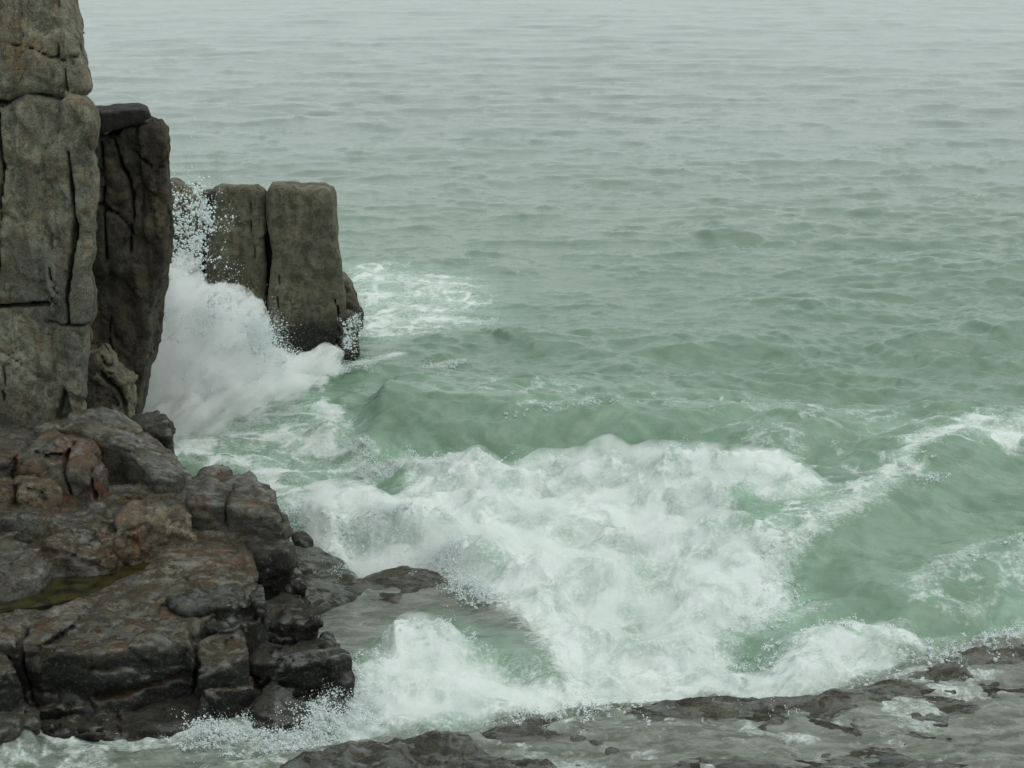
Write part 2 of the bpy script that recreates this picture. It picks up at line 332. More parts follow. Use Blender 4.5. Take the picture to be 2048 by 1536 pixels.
ROCKS = True
if ROCKS:
    G1 = 'granite blocks of the left cliff'; G2 = 'upright pillars of the sea stack'; G3 = 'blocks of the stepped rock ledge'
    DC = 16.5
    rock('cliff_block', [F([(-260, -180), (103, -180), (123, -60), (131, 0), (141, 45), (151, 70), (154, 120), (159, 135), (170, 160), (168, 178), (149, 190), (121, 194), (95, 184), (50, 186), (20, 200), (-260, 225)], DC, 2.6, .10, lean=.03)],
         GR_L, 'pale grey granite block at the top left, overhanging the taller block below', 'rock', G1,
         cracks=[([(-10, 84), (30, 86), (75, 97), (108, 112), (128, 117)], DC, .012, .12), ([(116, -40), (122, 50), (124, 114)], DC, .014, .10), ([(132, 128), (137, 176)], DC, .012, .08), ([(40, -30), (55, 70)], DC, .006, .04), ([(130, 117), (170, 112)], DC, .01, .05)],
         amp=.05, warp=.05, ridge=.05, rs=1.5, h=.030, chip=.07, cell=(1.4, 1.2, .8), fine=.018)
    rock('cliff_block', [F([(-260, 232), (8, 207), (60, 193), (100, 192), (136, 197), (151, 205), (167, 209), (180, 226), (182, 250), (178, 290), (176, 330), (179, 360), (181, 400), (180, 440), (172, 470), (173, 510), (162, 540), (172, 580), (170, 640), (163, 655), (166, 700), (163, 760), (157, 820), (153, 870), (-260, 900)], DC, 2.7, .10, lean=.05)],
         GR_L, 'tall weathered granite block at the left edge, split by a dark horizontal gap', 'rock', G1,
         cracks=[([(146, 300), (152, 345), (156, 400), (155, 470), (150, 520), (140, 575), (146, 640)], DC, .028, .22), ([(6, 225), (14, 330), (6, 420), (3, 540)], DC, .025, .15), ([(-60, 622), (5, 614), (60, 608), (105, 602)], DC, .032, .35), ([(98, 640), (135, 645), (182, 648)], DC, .02, .16), ([(107, 470), (110, 560), (126, 590)], DC, .012, .08), ([(-10, 708), (20, 706), (45, 700)], DC, .01, .06), ([(10, 730), (8, 800)], DC, .014, .08)],
         cuts=[([(113, 836), (124, 795), (133, 768), (141, 795), (150, 836)], DC, DC - 1, DC + .45)],
         amp=.05, warp=.05, ridge=.055, rs=1.5, h=.030, zs=.7, chip=.07, cell=(1.5, 1.2, .6), fine=.018)
    DK = 19.4
    rock('cliff_column', [F([(110, 276), (190, 276), (228, 270), (258, 260), (290, 254), (320, 252), (331, 262), (333, 300), (336, 380), (336, 460), (332, 520), (322, 575), (309, 620), (302, 655), (299, 700), (291, 760), (283, 795), (277, 840), (274, 900), (110, 900)], DK, 2.0, .07, lean=.03)],
         GR_D, 'dark brown column of rock with a flat top beside the white splash', 'rock', G1,
         cracks=[([(231, 262), (243, 325), (261, 362), (268, 430), (260, 500)], DK, .026, .22), ([(205, 285), (211, 400), (215, 520)], DK, .02, .14), ([(190, 400), (240, 430), (270, 470)], DK, .02, .1), ([(215, 640), (220, 740)], DK, .02, .1), ([(270, 300), (300, 330), (330, 335)], DK, .015, .08)],
         amp=.05, warp=.05, ridge=.08, rs=1.8, zs=.6, h=.032, chip=.05, cell=(2.2, 2.0, .8), fine=.02)
    rock('flat_slab', [F([(110, 233), (190, 226), (212, 225), (240, 222), (280, 220), (298, 226), (302, 236), (286, 245), (262, 251), (240, 258), (205, 268), (110, 284)], DK - .18, .9, .03, td=0)],
         GR_K, 'flat dark tongue of rock lying on top of the brown column, pointing out to sea', 'rock', G1,
         cracks=[([(203, 222), (205, 280)], DK + .12, .02, .2), ([(232, 218), (239, 270)], DK + .12, .012, .1)], h=.026, amp=.01, warp=.02, ridge=.01, chip=.012, fine=.006)
    DS = 24.1
    rock('rock_pillar', [F([(536, 420), (536, 385), (546, 370), (585, 369), (600, 373), (650, 375), (664, 383), (671, 405), (678, 470), (682, 540), (690, 600), (688, 650), (683, 700), (671, 738), (660, 790), (545, 790), (545, 690), (536, 610), (545, 500)], DS, 1.5, .12, lean=.04)],
         GR_M, 'tall olive grey pillar at the seaward end of the stack, black at the waterline', 'rock', G2,
         cracks=[([(668, 590), (676, 620), (674, 690)], DS, .02, .2), ([(560, 540), (553, 640)], DS, .015, .1)], amp=.04, warp=.05, ridge=.02, h=.036, chip=.03, cell=(1, 1, .6))
    rock('rock_pillar', [F([(424, 420), (430, 388), (446, 377), (515, 378), (527, 390), (530, 420), (527, 480), (531, 560), (527, 620), (540, 690), (545, 790), (400, 790), (408, 600), (418, 480)], DS + .15, 1.4, .12, lean=.04)],
         GR_M, 'broad olive grey pillar in the middle of the stack, behind flying droplets', 'rock', G2, cracks=[([(500, 400), (512, 520)], DS + .15, .008, .05)], amp=.05, warp=.05, ridge=.03, h=.036, chip=.03, cell=(1, 1, .6))
    rock('rock_pillar', [F([(395, 420), (400, 392), (412, 385), (430, 388), (440, 420), (440, 790), (390, 790)], DS + .75, .8, .08)],
         GR_D, 'thin black slab recessed between two pillars of the stack', 'rock', G2, amp=.03, h=.04)
    rock('rock_pillar', [F([(300, 400), (318, 380), (340, 370), (362, 371), (374, 384), (390, 380), (400, 394), (402, 460), (398, 560), (402, 790), (290, 790)], DS + .3, 1.5, .10)],
         GR_M, 'pillar with a notched top at the landward end of the stack, half hidden by spray', 'rock', G2, amp=.06, ridge=.05, h=.04)
    rock('rock_core', [F([(505, 800), (508, 430), (520, 402), (560, 402), (575, 800)], DS + .7, .8, .05)],
         GR_D, 'dark rock wall deep in the joint between the two big pillars', 'rock', None, amp=.02, h=.05)
    rock('stack_foot', [F([(655, 575), (678, 548), (690, 556), (700, 576), (710, 606), (722, 660), (655, 690)], DS + 1.1, .9, .08)],
         GR_M, 'brown rounded rock behind the foot of the sea stack, foam beyond it', 'rock', None, amp=.04, h=.04)
    rock('stack_foot', [F([(665, 645), (684, 626), (699, 627), (708, 640), (709, 690), (696, 760), (660, 760)], DS + .15, .8, .07)],
         GR_M, 'small rusty rock against the right side of the seaward pillar, water pouring off', 'rock', None, amp=.05, h=.035)
    rock('leaning_rock', [F([(150, 725), (168, 714), (200, 710), (214, 722), (224, 745), (245, 760), (262, 766), (265, 800), (262, 850), (150, 870)], 17.9, 1.2, .07, lean=-.1)],
         GR_M, 'jagged low rock with curved ridges at the foot of the brown column', 'rock', G1,
         cracks=[([(205, 752), (230, 775), (242, 800), (252, 830)], 17.9, .03, .15), ([(202, 715), (210, 730), (225, 738)], 17.9, .025, .1)], amp=.08, ridge=.08, rs=2.6, h=.03)
    # --- boulders on the ledge
    rock('boulder', [T([(60, 850), (120, 838), (165, 822), (200, 815), (232, 818), (268, 838), (308, 872), (345, 903), (368, 922), (378, 942), (350, 962), (312, 955), (280, 925), (262, 905), (240, 888), (205, 882), (180, 868), (150, 850), (90, 862)], 1.72, 15.8, .9, sy=.10, sx=-.28, x0=-4.2, r=.05, batter=-.12)],
         GR_W, 'large wet grey boulder with a sloping top and dark undercut front', 'boulder', 'boulders on the ledge', amp=.04, warp=.05, ridge=.03, h=.028, chip=.03, fine=.008)
    rock('boulder', [T([(262, 838), (290, 820), (322, 818), (338, 835), (347, 860), (345, 872), (300, 860), (280, 850)], 1.45, 16.6, .3, sy=0, r=.06, batter=-.03)],
         GR_B, 'small blunt dark boulder just behind the big grey one, green water beyond', 'boulder', 'boulders on the ledge', amp=.04, ridge=.03, h=.03)
    rock('boulder', [T([(40, 900), (95, 872), (140, 866), (170, 876), (184, 900), (215, 945), (208, 968), (175, 950), (140, 925), (90, 930), (50, 925)], 1.58, 15.0, .9, sy=.2, sx=-.2, x0=-4.5, r=.07, batter=.1)],
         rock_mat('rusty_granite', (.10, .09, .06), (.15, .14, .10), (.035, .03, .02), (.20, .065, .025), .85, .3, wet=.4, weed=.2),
         'rounded olive boulder with rust red seams below the cliff', 'boulder', 'boulders on the ledge',
         cracks=[([(150, 880), (190, 930), (205, 985)], 14.7, .02, .4), ([(130, 900), (125, 940), (150, 990)], 14.7, .02, .4), ([(60, 915), (125, 925)], 14.7, .02, .3)], amp=.07, ridge=.07, rs=3, h=.028)
    rock('boulder', [T([(30, 950), (60, 935), (95, 945), (118, 970), (115, 990), (70, 985), (35, 985)], 1.38, 14.5, .9, sy=.1, sx=-.15, x0=-4.4, r=.08)],
         GR_T, 'low dark brown boulder resting left of the rusty one', 'boulder', 'boulders on the ledge', amp=.05, h=.028)
    rock('boulder', [T([(-120, 960), (-40, 940), (10, 945), (25, 965), (10, 1000), (-120, 1010)], 1.42, 14.5, .9, sy=.1, r=.08)],
         GR_T, 'brown boulder cut by the left edge under the cliff', 'boulder', 'boulders on the ledge', amp=.05, h=.03)
    rock('boulder', [T([(-200, 900), (-20, 850), (40, 856), (60, 880), (40, 905), (0, 930), (-200, 960)], 1.62, 15.4, .9, sy=.1, r=.08)],
         GR_W, 'wet weed covered rock where the cliff meets the ledge', 'boulder', 'boulders on the ledge', amp=.06, h=.03)
    # --- bench under the boulders (upper step)
    rock('rock_bench', [T([(-260, 1010), (-20, 960), (100, 965), (250, 955), (330, 965), (385, 950), (430, 932), (456, 928), (468, 945), (540, 980), (555, 1010), (380, 1000), (200, 1030), (-20, 1045), (-260, 1075)], 1.24, 14.5, .0, sy=.09, r=.06),
                        T([(-300, 900), (100, 840), (250, 835), (330, 880), (380, 960), (250, 980), (-300, 1000)], 1.22, 15.5, .0, sy=.12, r=.06)],
         GR_W, 'wet upper bench of rock carrying the boulders', 'rock', G3, amp=.06, ridge=.05, h=.034)
    rock('ledge_block', [T([(372, 985), (400, 972), (450, 968), (500, 945), (512, 950), (520, 972), (548, 995), (565, 1025), (566, 1040), (520, 1030), (450, 1012), (378, 1004)], 1.27, 14.6, .5, sy=.12, sx=-.10, x0=-2.6, r=.10, batter=-.05)],
         GR_W, 'smooth dark grey block rounded towards the sea with one vertical joint', 'rock', G3,
         cracks=[([(445, 985), (447, 1062)], 14.2, .014, .5)], amp=.03, warp=.05, ridge=.015, h=.026, chip=.02, fine=.006)
    rock('ledge_block', [T([(480, 1045), (530, 1022), (566, 1030), (572, 1050), (560, 1062), (500, 1062)], 1.06, 14.3, .4, sy=.05, r=.06)],
         GR_W, 'low rounded lip of dark rock under the smooth grey block', 'rock', G3, amp=.03, h=.026)
    rock('ledge_block', [T([(228, 1030), (250, 1008), (300, 990), (350, 982), (378, 988), (390, 1010), (388, 1030), (330, 1035), (235, 1052)], 1.24, 14.2, .4, sy=.25, r=.09, batter=.03)],
         GR_T, 'tan and orange granite block in the middle of the ledge', 'rock', G3, amp=.05, warp=.06, ridge=.03, h=.024)
    rock('ledge_block', [T([(200, 1048), (215, 1040), (240, 1050), (248, 1075), (240, 1090), (208, 1085)], 1.03, 13.95, .4, r=.05)],
         GR_T, 'small tan stone wedged left of the orange granite block', 'rock', G3, amp=.03, h=.022)
    rock('ledge_strata', [T([(-260, 1065), (-20, 1010), (80, 995), (170, 985), (250, 990), (300, 985), (240, 1020), (210, 1045), (205, 1058), (100, 1050), (-260, 1120)], 1.17, 14.2, .3, sy=.18, r=.04, batter=.15),
                          T([(-260, 1110), (-20, 1050), (100, 1030), (200, 1040), (213, 1065), (212, 1078), (120, 1085), (-260, 1150)], 1.06, 14.0, .3, sy=.14, r=.04, batter=.1),
                          T([(-260, 1130), (60, 1080), (150, 1068), (195, 1070), (216, 1085), (215, 1100), (160, 1110), (100, 1112), (-260, 1170)], .99, 13.8, .3, sy=.14, r=.05, batter=.05)],
         GR_P, 'sloping layered strata with brown weed left of the tan block', 'rock', G3, amp=.05, ridge=.05, rs=3, h=.026, strata=.02, k=.03)
    rock('ledge_lobe', [T([(-200, 1130), (-20, 1090), (50, 1086), (85, 1095), (104, 1115), (80, 1145), (30, 1165), (-200, 1220)], .98, 13.5, .3, sy=.22, sx=-.12, x0=-4.3, r=.07, batter=.1)],
         GR_W, 'smooth grey lobe of rock beside the yellow green rock pool', 'rock', G3, amp=.03, h=.028)
    # --- main lower platform
    POOL = [(-240, 1250), (-20, 1228), (100, 1210), (190, 1186), (290, 1150), (340, 1112), (270, 1100), (205, 1112), (100, 1145), (0, 1178), (-240, 1205)]
    rock('ledge_platform', [T([(-260, 1330), (15, 1285), (70, 1300), (200, 1302), (300, 1282), (380, 1275), (392, 1290), (385, 1250), (410, 1235), (515, 1205), (512, 1180), (503, 1120), (500, 1085), (540, 1050), (380, 1040), (200, 1060), (-260, 1120)], .68, 12.3, -.6, sy=.14, r=.055)],
         GR_P, 'broad wet platform of red brown and grey rock with a black front face', 'rock', G3,
         cracks=[([(-20, 1270), (20, 1290), (45, 1400), (60, 1420)], 12.2, .03, .5), ([(180, 1345), (300, 1340), (395, 1320)], 12.25, .02, .12), ([(200, 1395), (300, 1385), (392, 1360)], 12.25, .05, .2)],
         amp=.05, warp=.06, ridge=.045, rs=2.4, h=.027, strata=.045, zs=1.4, basins=[(POOL, .79, .10)])
    rock('ledge_lump', [T([(330, 1200), (420, 1172), (505, 1150), (516, 1180), (516, 1200), (440, 1215), (360, 1215)], .83, 13.0, .2, sy=.08, r=.05),
                        T([(390, 1250), (420, 1225), (510, 1208), (518, 1228), (500, 1242), (430, 1262)], .72, 12.85, .2, sy=.05, r=.05)],
         GR_B, 'pair of dark overhanging layers at the right of the platform', 'rock', G3, amp=.04, ridge=.05, rs=3, h=.024, k=.02)
    rock('ledge_wedge', [T([(-260, 1330), (-40, 1270), (0, 1290), (22, 1300), (38, 1335), (10, 1345), (-260, 1400)], .62, 12.1, -.6, sy=.1, r=.08)],
         GR_P, 'tan shoulder of rock above the little waterfall at the left edge', 'rock', G3, amp=.04, h=.028)
    rock('sea_block', [T([(497, 1075), (520, 1058), (560, 1050), (574, 1058), (582, 1085), (575, 1100), (540, 1095), (512, 1100), (500, 1095)], .95, 14.0, -.6, sy=.08, r=.07, batter=.02)],
         GR_B, 'tall squared dark block with a pale top on the seaward corner of the ledge', 'rock', G3,
         cracks=[([(562, 1080), (565, 1150), (562, 1210)], 13.7, .01, .08)], amp=.04, ridge=.03, h=.024)
    rock('sea_block', [T([(575, 1110), (592, 1120), (602, 1145), (604, 1170), (580, 1170), (570, 1130)], .62, 14.2, -.6, r=.05)],
         GR_B, 'narrow dark shard against the outer side of the squared block', 'rock', G3, amp=.04, h=.026)
    rock('sea_block', [T([(515, 1225), (520, 1205), (560, 1190), (590, 1195), (618, 1210), (640, 1235), (640, 1250), (600, 1252), (520, 1250)], .50, 13.3, -.6, sy=.06, r=.06, batter=.0)],
         GR_B, 'black barnacled block stepping down below the squared block', 'rock', G3, cracks=[([(572, 1200), (575, 1290)], 13.1, .015, .2)], amp=.05, ridge=.05, rs=3, h=.026)
    rock('sea_block', [T([(505, 1320), (510, 1300), (560, 1280), (625, 1270), (655, 1285), (690, 1320), (698, 1345), (680, 1345), (640, 1330), (560, 1335), (510, 1332)], .36, 12.75, -.6, sy=.03, sx=-.05, x0=-2, r=.06)],
         GR_B, 'broad black shelf block at the tip of the ledge, wet on top, foam around it', 'rock', G3, amp=.05, ridge=.05, rs=3, h=.026)
    rock('sea_block', [T([(636, 1265), (655, 1262), (672, 1290), (668, 1305), (650, 1300)], .33, 13.2, -.6, r=.05)],
         GR_B, 'small dark knob on the seaward rim of the black shelf block', 'rock', G3, amp=.04, h=.026)
    rock('sea_block', [T([(395, 1290), (420, 1275), (470, 1262), (486, 1275), (492, 1320), (440, 1335), (400, 1340)], .58, 12.35, -.2, sy=.22, r=.07, batter=.06)],
         GR_P, 'grey rounded block notched between the platform and the black shelf', 'rock', G3, cracks=[([(395, 1320), (440, 1315), (488, 1298)], 12.1, .02, .3)], amp=.04, ridge=.04, h=.024)
    rock('sea_block', [T([(540, 1375), (552, 1368), (575, 1385), (605, 1410), (618, 1425), (590, 1450), (560, 1455), (520, 1440), (515, 1405)], .18, 12.15, -.6, sy=.25, r=.05, batter=.15)],
         GR_B, 'pointed dark wedge of rock at the waterline below the black shelf', 'rock', G3, amp=.05, ridge=.05, rs=3, h=.024)
    rock('low_ledge', [T([(60, 1440), (200, 1405), (390, 1385), (490, 1360), (512, 1385), (520, 1420), (535, 1450), (480, 1450), (350, 1458), (200, 1475), (110, 1470)], .12, 12.15, -.6, sy=.22, r=.05, batter=.2)],
         GR_B, 'low sloping shelf of black weedy rock along the waterline', 'rock', G3, amp=.05, ridge=.06, rs=3, h=.026, strata=.02)
    rock('washed_rock', [T([(585, 1420), (625, 1405), (680, 1400), (690, 1412), (640, 1430), (600, 1436)], .10, 12.5, -.6, r=.05)],
         GR_B, 'brown rock awash in foam at the tip of the ledge', 'rock', None, amp=.03, h=.026)
    rock('fall_lip', [T([(-260, 1480), (-100, 1420), (0, 1400), (45, 1405), (70, 1425), (75, 1450), (0, 1470), (-260, 1540)], .24, 11.9, -.6, sy=.1, r=.06)],
         GR_S, 'washed rock lip under the thin waterfall at the left edge', 'rock', None, amp=.03, h=.03)
    # --- brown rock in the pocket of clear water
    rock('washed_rock', [T([(560, 1110), (590, 1085), (640, 1100), (690, 1120), (715, 1150), (720, 1185), (690, 1200), (620, 1200), (570, 1200)], .17, 14.9, -.7, sy=.0, sx=-.12, x0=-1.9, r=.10, batter=.4)],
         GR_S, 'smooth brown rock draining water between the ledge and the breaking wave', 'rock', None, amp=.05, h=.035)
    rock('washed_rock', [T([(580, 1066), (600, 1060), (622, 1070), (618, 1085), (590, 1084)], .30, 15.4, -.6, r=.05)],
         GR_B, 'small black rock tip poking out of the foam behind the squared block', 'rock', None, amp=.04, h=.03)

    rock('washed_rock', [T([(620, 1200), (680, 1165), (745, 1140), (800, 1128), (860, 1134), (930, 1172), (1010, 1215), (960, 1250), (860, 1250), (740, 1255), (640, 1250)], .19, 15.1, -.6, sy=.25, r=.16, batter=.2)],
         GR_S, 'rounded grey green rock awash below the lip of the breaking foam', 'rock', None, amp=.05, ridge=.02, chip=.02, h=.03)

def sheet_patch(xr, yr, h, fn):
    xs = np.arange(xr[0], xr[1] + h, h); ys = np.arange(yr[0], yr[1] + h, h)
    X, Y = np.meshgrid(xs, ys, indexing='ij'); Z = fn(X, Y)
    V = np.stack([X, Y, Z], -1).reshape(-1, 3); nx, ny = X.shape
    i, j = np.meshgrid(np.arange(nx - 1), np.arange(ny - 1), indexing='ij'); a = (i * ny + j).ravel()
    return V, np.stack([a, a + ny, a + ny + 1, a + 1], 1)
def SHELF(X, Y):
    """near rock shelf at the lower right, humps and hollows just breaking the surface"""
    edge = [on_plane(px, py, .1)[:2] for px, py in [(300, 1560), (420, 1530), (560, 1510), (760, 1485), (900, 1478), (1010, 1442), (1120, 1424), (1300, 1398), (1450, 1385), (1600, 1392), (1760, 1350), (1880, 1318), (1960, 1290), (2060, 1262), (2400, 1200)]]
    ed = [tuple(p) for p in edge]; pl = ed + [(12, ed[-1][1]), (12, 5), (-6, 5)]
    sd = -poly_sdf(X, Y, pl)
    wx = X + .15 * vn2(X * 2, Y * 2, 3); wy = Y + .15 * vn2(X * 2, Y * 2, 5)
    hgt = .05 + .092 * fbm2(wx * .7, wy * 2.0, 5, 7) + .055 * fbm2(wx * 2.0, wy * 5.5, 5, 12, True)
    hgt += .07 * np.exp(-(np.minimum(sd - .15, 0) ** 2 / .02 + np.maximum(sd - .15, 0) ** 2 / .10)) * (.7 + .5 * vn2(wx * 1.3, wy * 1.3, 9))
    hgt = hgt - 1.0 * sstep(0.12, -.55, sd)
    # the dark barnacled hump at the bottom edge
    hp = [tuple(on_plane(px, py, .15)[:2]) for px, py in [(560, 1560), (640, 1525), (760, 1505), (870, 1500), (960, 1496), (1040, 1500), (1090, 1520), (1110, 1570)]]
    hd = -poly_sdf(wx, wy, hp + [(hp[-1][0], 10.4), (hp[0][0], 10.4)])
    hgt += .22 * sstep(-.10, .12, hd) * (1 + .4 * fbm2(X * 3, Y * 3, 3, 20)) + .03 * fbm2(X * 14, Y * 14, 3, 22) * sstep(-.06, .14, hd)
    return hgt

# ------------------------------------------------------------------ sea
def px_poly(pts, z=0.0): return [tuple(on_plane(a, b, z)[:2]) for a, b in pts]
def crest(X, Y, pts, A, wf, wb, z=None, taper=True, Av=None):
    """wave ridge along a polyline: wf = width of the face towards the shore, wb = width of its back"""
    z = A if z is None else z
    P = px_poly(pts, z); x0 = min(p[0] for p in P) - 3 * wb; x1 = max(p[0] for p in P) + 3 * wb
    y0 = min(p[1] for p in P) - 3 * wb; y1 = max(p[1] for p in P) + 3 * wb
    m = (X > x0) & (X < x1) & (Y > y0) & (Y < y1); out = np.zeros(X.shape, np.float32)
    x = X[m]; y = Y[m]; best = np.full(x.shape, 1e9); sg = np.zeros(x.shape); tt = np.zeros(x.shape)
    n = len(P) - 1
    for i in range(n):
        ax, ay = P[i]; bx, by = P[i + 1]; dx, dy = bx - ax, by - ay; L = dx * dx + dy * dy
        t = np.clip(((x - ax) * dx + (y - ay) * dy) / L, 0, 1); ex = x - ax - t * dx; ey = y - ay - t * dy
        d = ex * ex + ey * ey; b = d < best; best = np.where(b, d, best)
        sg = np.where(b, dx * ey - dy * ex, sg); tt = np.where(b, (i + t) / n, tt)
    d = np.sqrt(best); wv = np.where(sg < 0, wf, wb)
    g = np.exp(-(d / wv) ** 2) * A
    if taper: g = g * sstep(0, .15, tt) * sstep(1, .85, tt)
    out[m] = g; return out

def sea_fields(X, Y):
    D = np.hypot(X, Y); rowsp = D * D / (CAM_H * 1576)
    wxx = X + .25 * vn2(X * .7, Y * .7, 1) ; wyy = Y + .25 * vn2(X * .7, Y * .7, 2)
    H = np.zeros(X.shape, np.float32)
    # open-water waves: many directions, wavelengths fading out where they get finer than the mesh
    r = np.random.default_rng(5)
    mod = .75 + .55 * vn2(X * .09, Y * .06, 4) + .3 * vn2(X * .35, Y * .22, 6)
    near = sstep(9, 13, D)
    for i in range(46):
        lam = .30 * (11 / .30) ** (i / 45) * r.uniform(.9, 1.1)
        th = r.normal(0, .55); kx, ky = math.sin(th) * 2 * PI / lam, math.cos(th) * 2 * PI / lam
        a = .0069 * lam ** .42
        fade = np.clip(lam / (2.2 * rowsp + 1e-6) - 1, 0, 1)
        ph = kx * wxx + ky * wyy + r.uniform(0, 6.28)
        s = np.sin(ph); H += a * fade * mod * (s + .35 * np.cos(2 * ph + .5))
    # small pointed chop
    rg = fbm2(wxx * .95, wyy * 1.9, 4, 30, True); H += .065 * np.clip(1.1 - rowsp / .45, 0, 1) * np.maximum(rg - .22, 0) ** 1.3
    rg = fbm2(wxx * .30 + 9, wyy * .62, 4, 36, True); H += .15 * np.clip(1.1 - rowsp / 1.6, 0, 1) * np.maximum(rg - .25, 0) ** 1.3
    rg = fbm2(X * .08 + 9, Y * .17, 4, 38, True); H += .28 * sstep(40, 110, D) * np.clip(1.1 - rowsp / 9, 0, 1) * np.maximum(rg - .25, 0) ** 1.3
    H *= .55 + .45 * near
    # swells and breaking crests seen in the photo
    H += crest(X, Y, [(700, 796), (800, 800), (950, 806), (1250, 822), (1500, 852), (1700, 890)], .46, .80, 1.9, z=.42)
    H += crest(X, Y, [(1000, 672), (1040, 666), (1100, 690)], .14, .25, .6)
    H += crest(X, Y, [(1230, 694), (1400, 690), (1540, 686), (1600, 705)], .14, .3, .9)
    H += crest(X, Y, [(1760, 702), (1830, 694), (1900, 712), (2060, 716), (2300, 700)], .13, .3, .9)
    H += crest(X, Y, [(1600, 612), (1650, 598), (1760, 615)], .11, .25, .45)
    H += crest(X, Y, [(1400, 466), (1450, 460), (1500, 472)], .16, .4, .6)
    H += crest(X, Y, [(2000, 668), (2048, 655), (2200, 665)], .12, .3, .7)
    H += crest(X, Y, [(680, 545), (800, 522), (940, 514), (1080, 545)], .09, .35, .8)
    H += crest(X, Y, [(720, 760), (830, 720), (925, 712)], .07, .25, .5)
    H += crest(X, Y, [(1540, 1100), (1650, 1030), (1750, 985), (1850, 905), (1960, 842), (2080, 850), (2300, 830)], .36, .65, 1.1, z=.34)
    H += crest(X, Y, [(1760, 1240), (1880, 1150), (1980, 1105), (2100, 1065), (2300, 1010)], .20, .35, .8)
    F1 = px_poly([(560, 1010), (700, 1004), (790, 975), (770, 930), (745, 895), (800, 885), (900, 935), (1000, 910), (1120, 905), (1250, 935), (1400, 935), (1560, 945), (1690, 990), (1600, 1020), (1470, 1010), (1510, 1080), (1570, 1125), (1600, 1170), (1490, 1225), (1480, 1290), (1700, 1255), (1850, 1295), (2048, 1225), (2300, 1150), (2300, 1230), (2048, 1270), (1850, 1335), (1700, 1395), (1400, 1405), (1100, 1445), (700, 1490), (560, 1505), (600, 1465), (700, 1405), (715, 1335), (780, 1245), (870, 1232), (960, 1270), (1150, 1300), (1060, 1240), (950, 1180), (860, 1135), (800, 1115), (700, 1160), (670, 1120), (590, 1075)], .2)
    sd = np.full(X.shape, 5.0, np.float32); m = (Y < 24) & (np.abs(X) < 10)
    sd[m] = poly_sdf(wxx[m], wyy[m], F1)
    foam = sstep(.34, -.26, sd)
    H += crest(X, Y, [(745, 895), (850, 900), (950, 912), (1100, 898), (1250, 925), (1400, 930), (1560, 945), (1700, 990)], .42, .75, .34, z=.36)
    H += crest(X, Y, [(1330, 950), (1420, 990), (1490, 1080), (1560, 1130)], .22, .5, .4)
    H += crest(X, Y, [(500, 1000), (560, 1005), (680, 1035), (800, 1040), (900, 1090), (980, 1150), (1060, 1220)], .38, .22, .8)
    H += crest(X, Y, [(740, 1290), (860, 1262), (960, 1290), (1150, 1330)], .14, .6, .25)
    H += crest(X, Y, [(1480, 1295), (1600, 1270), (1700, 1240), (1830, 1290), (1950, 1290), (2048, 1225)], .18, .5, .25)
    H += crest(X, Y, [(620, 850), (720, 880), (790, 910)], .12, .25, .3)
    H += crest(X, Y, [(1180, 1190), (1300, 1160), (1420, 1220)], .20, .6, .6)
    # far swell and ruffled bands
    for (fx, fy, am, r0) in ((.045, .030, .10, 18), (.11, .07, .07, 9)):
        H += am * np.clip(1.2 - rowsp / r0 / 2.5, 0, 1) * sstep(50, 160, D) * fbm2(X * fx, Y * fy, 3, 44, True)
    bil = 1 - np.abs(fbm2(wxx * 1.5, wyy * 1.7, 4, 33)) * 2.2
    bil2 = fbm2(wxx * 5, wyy * 5, 4, 41, True)
    bil3 = 1 - np.abs(fbm2(wxx * .75 + 5, wyy * .9, 3, 46)) * 2.4
    H += foam * (.21 * (bil3 - .5) + .13 * (bil - .5) + .026 * bil2)
    # splash mound by the column
    SPL = px_poly([(240, 860), (300, 700), (330, 640), (480, 640), (560, 715), (600, 750), (560, 790), (460, 840), (380, 870)], .1)
    ss = np.full(X.shape, 5.0, np.float32); ss[m] = poly_sdf(wxx[m], wyy[m], SPL)
    # pocket of clear shallow water
    POC = px_poly([(560, 1100), (650, 1120), (700, 1160), (800, 1115), (860, 1135), (950, 1180), (1060, 1240), (1150, 1300), (960, 1270), (870, 1232), (780, 1245), (715, 1335), (690, 1400), (600, 1250)], .05)
    sp = np.full(X.shape, 5.0, np.float32); sp[m] = poly_sdf(wxx[m], wyy[m], POC)
    pocket = sstep(.15, -.15, sp)
    H = H * (1 - .5 * pocket) + pocket * (.10 * crest(X, Y, [(640, 1150), (760, 1150), (860, 1160), (1000, 1230)], 1, .5, .6, .1) + .03)
    # lace
    lace = sstep(.55, .9, fbm2(wxx * 2.2, wyy * 2.6, 4, 50, True) + .30)
    def region(pts, z=0., soft=.3):
        q = np.full(X.shape, 5.0, np.float32); mm = (Y < 60) & (np.abs(X) < 25); q[mm] = poly_sdf(wxx[mm], wyy[mm], px_poly(pts, z)); return sstep(soft, -soft, q)
    def streak(pts, wd, z=0.0, st=1.0):
        P = px_poly(pts, z); q = np.full(X.shape, 9.0, np.float32)
        x0 = min(p[0] for p in P) - 1; x1 = max(p[0] for p in P) + 1; y0 = min(p[1] for p in P) - 2; y1 = max(p[1] for p in P) + 2
        mm = (X > x0) & (X < x1) & (Y > y0) & (Y < y1); q[mm] = seg_dist(wxx[mm], wyy[mm], P)
        return np.exp(-(q / wd) ** 2) * st
    milky = np.zeros(X.shape, np.float32)
    M1 = region([(330, 1000), (290, 880), (420, 770), (600, 750), (660, 820), (720, 880), (760, 950), (700, 1010), (560, 1020), (470, 940), (380, 930)])
    milky = np.maximum(milky, .75 * M1); foam = np.maximum(foam, M1 * (.52 + .5 * lace))
    R2 = region([(680, 535), (800, 532), (980, 560), (1020, 610), (930, 660), (790, 690), (690, 660)], 0, .9)
    foam = np.maximum(foam, R2 * (.68 + .4 * lace)); milky = np.maximum(milky, .8 * R2)
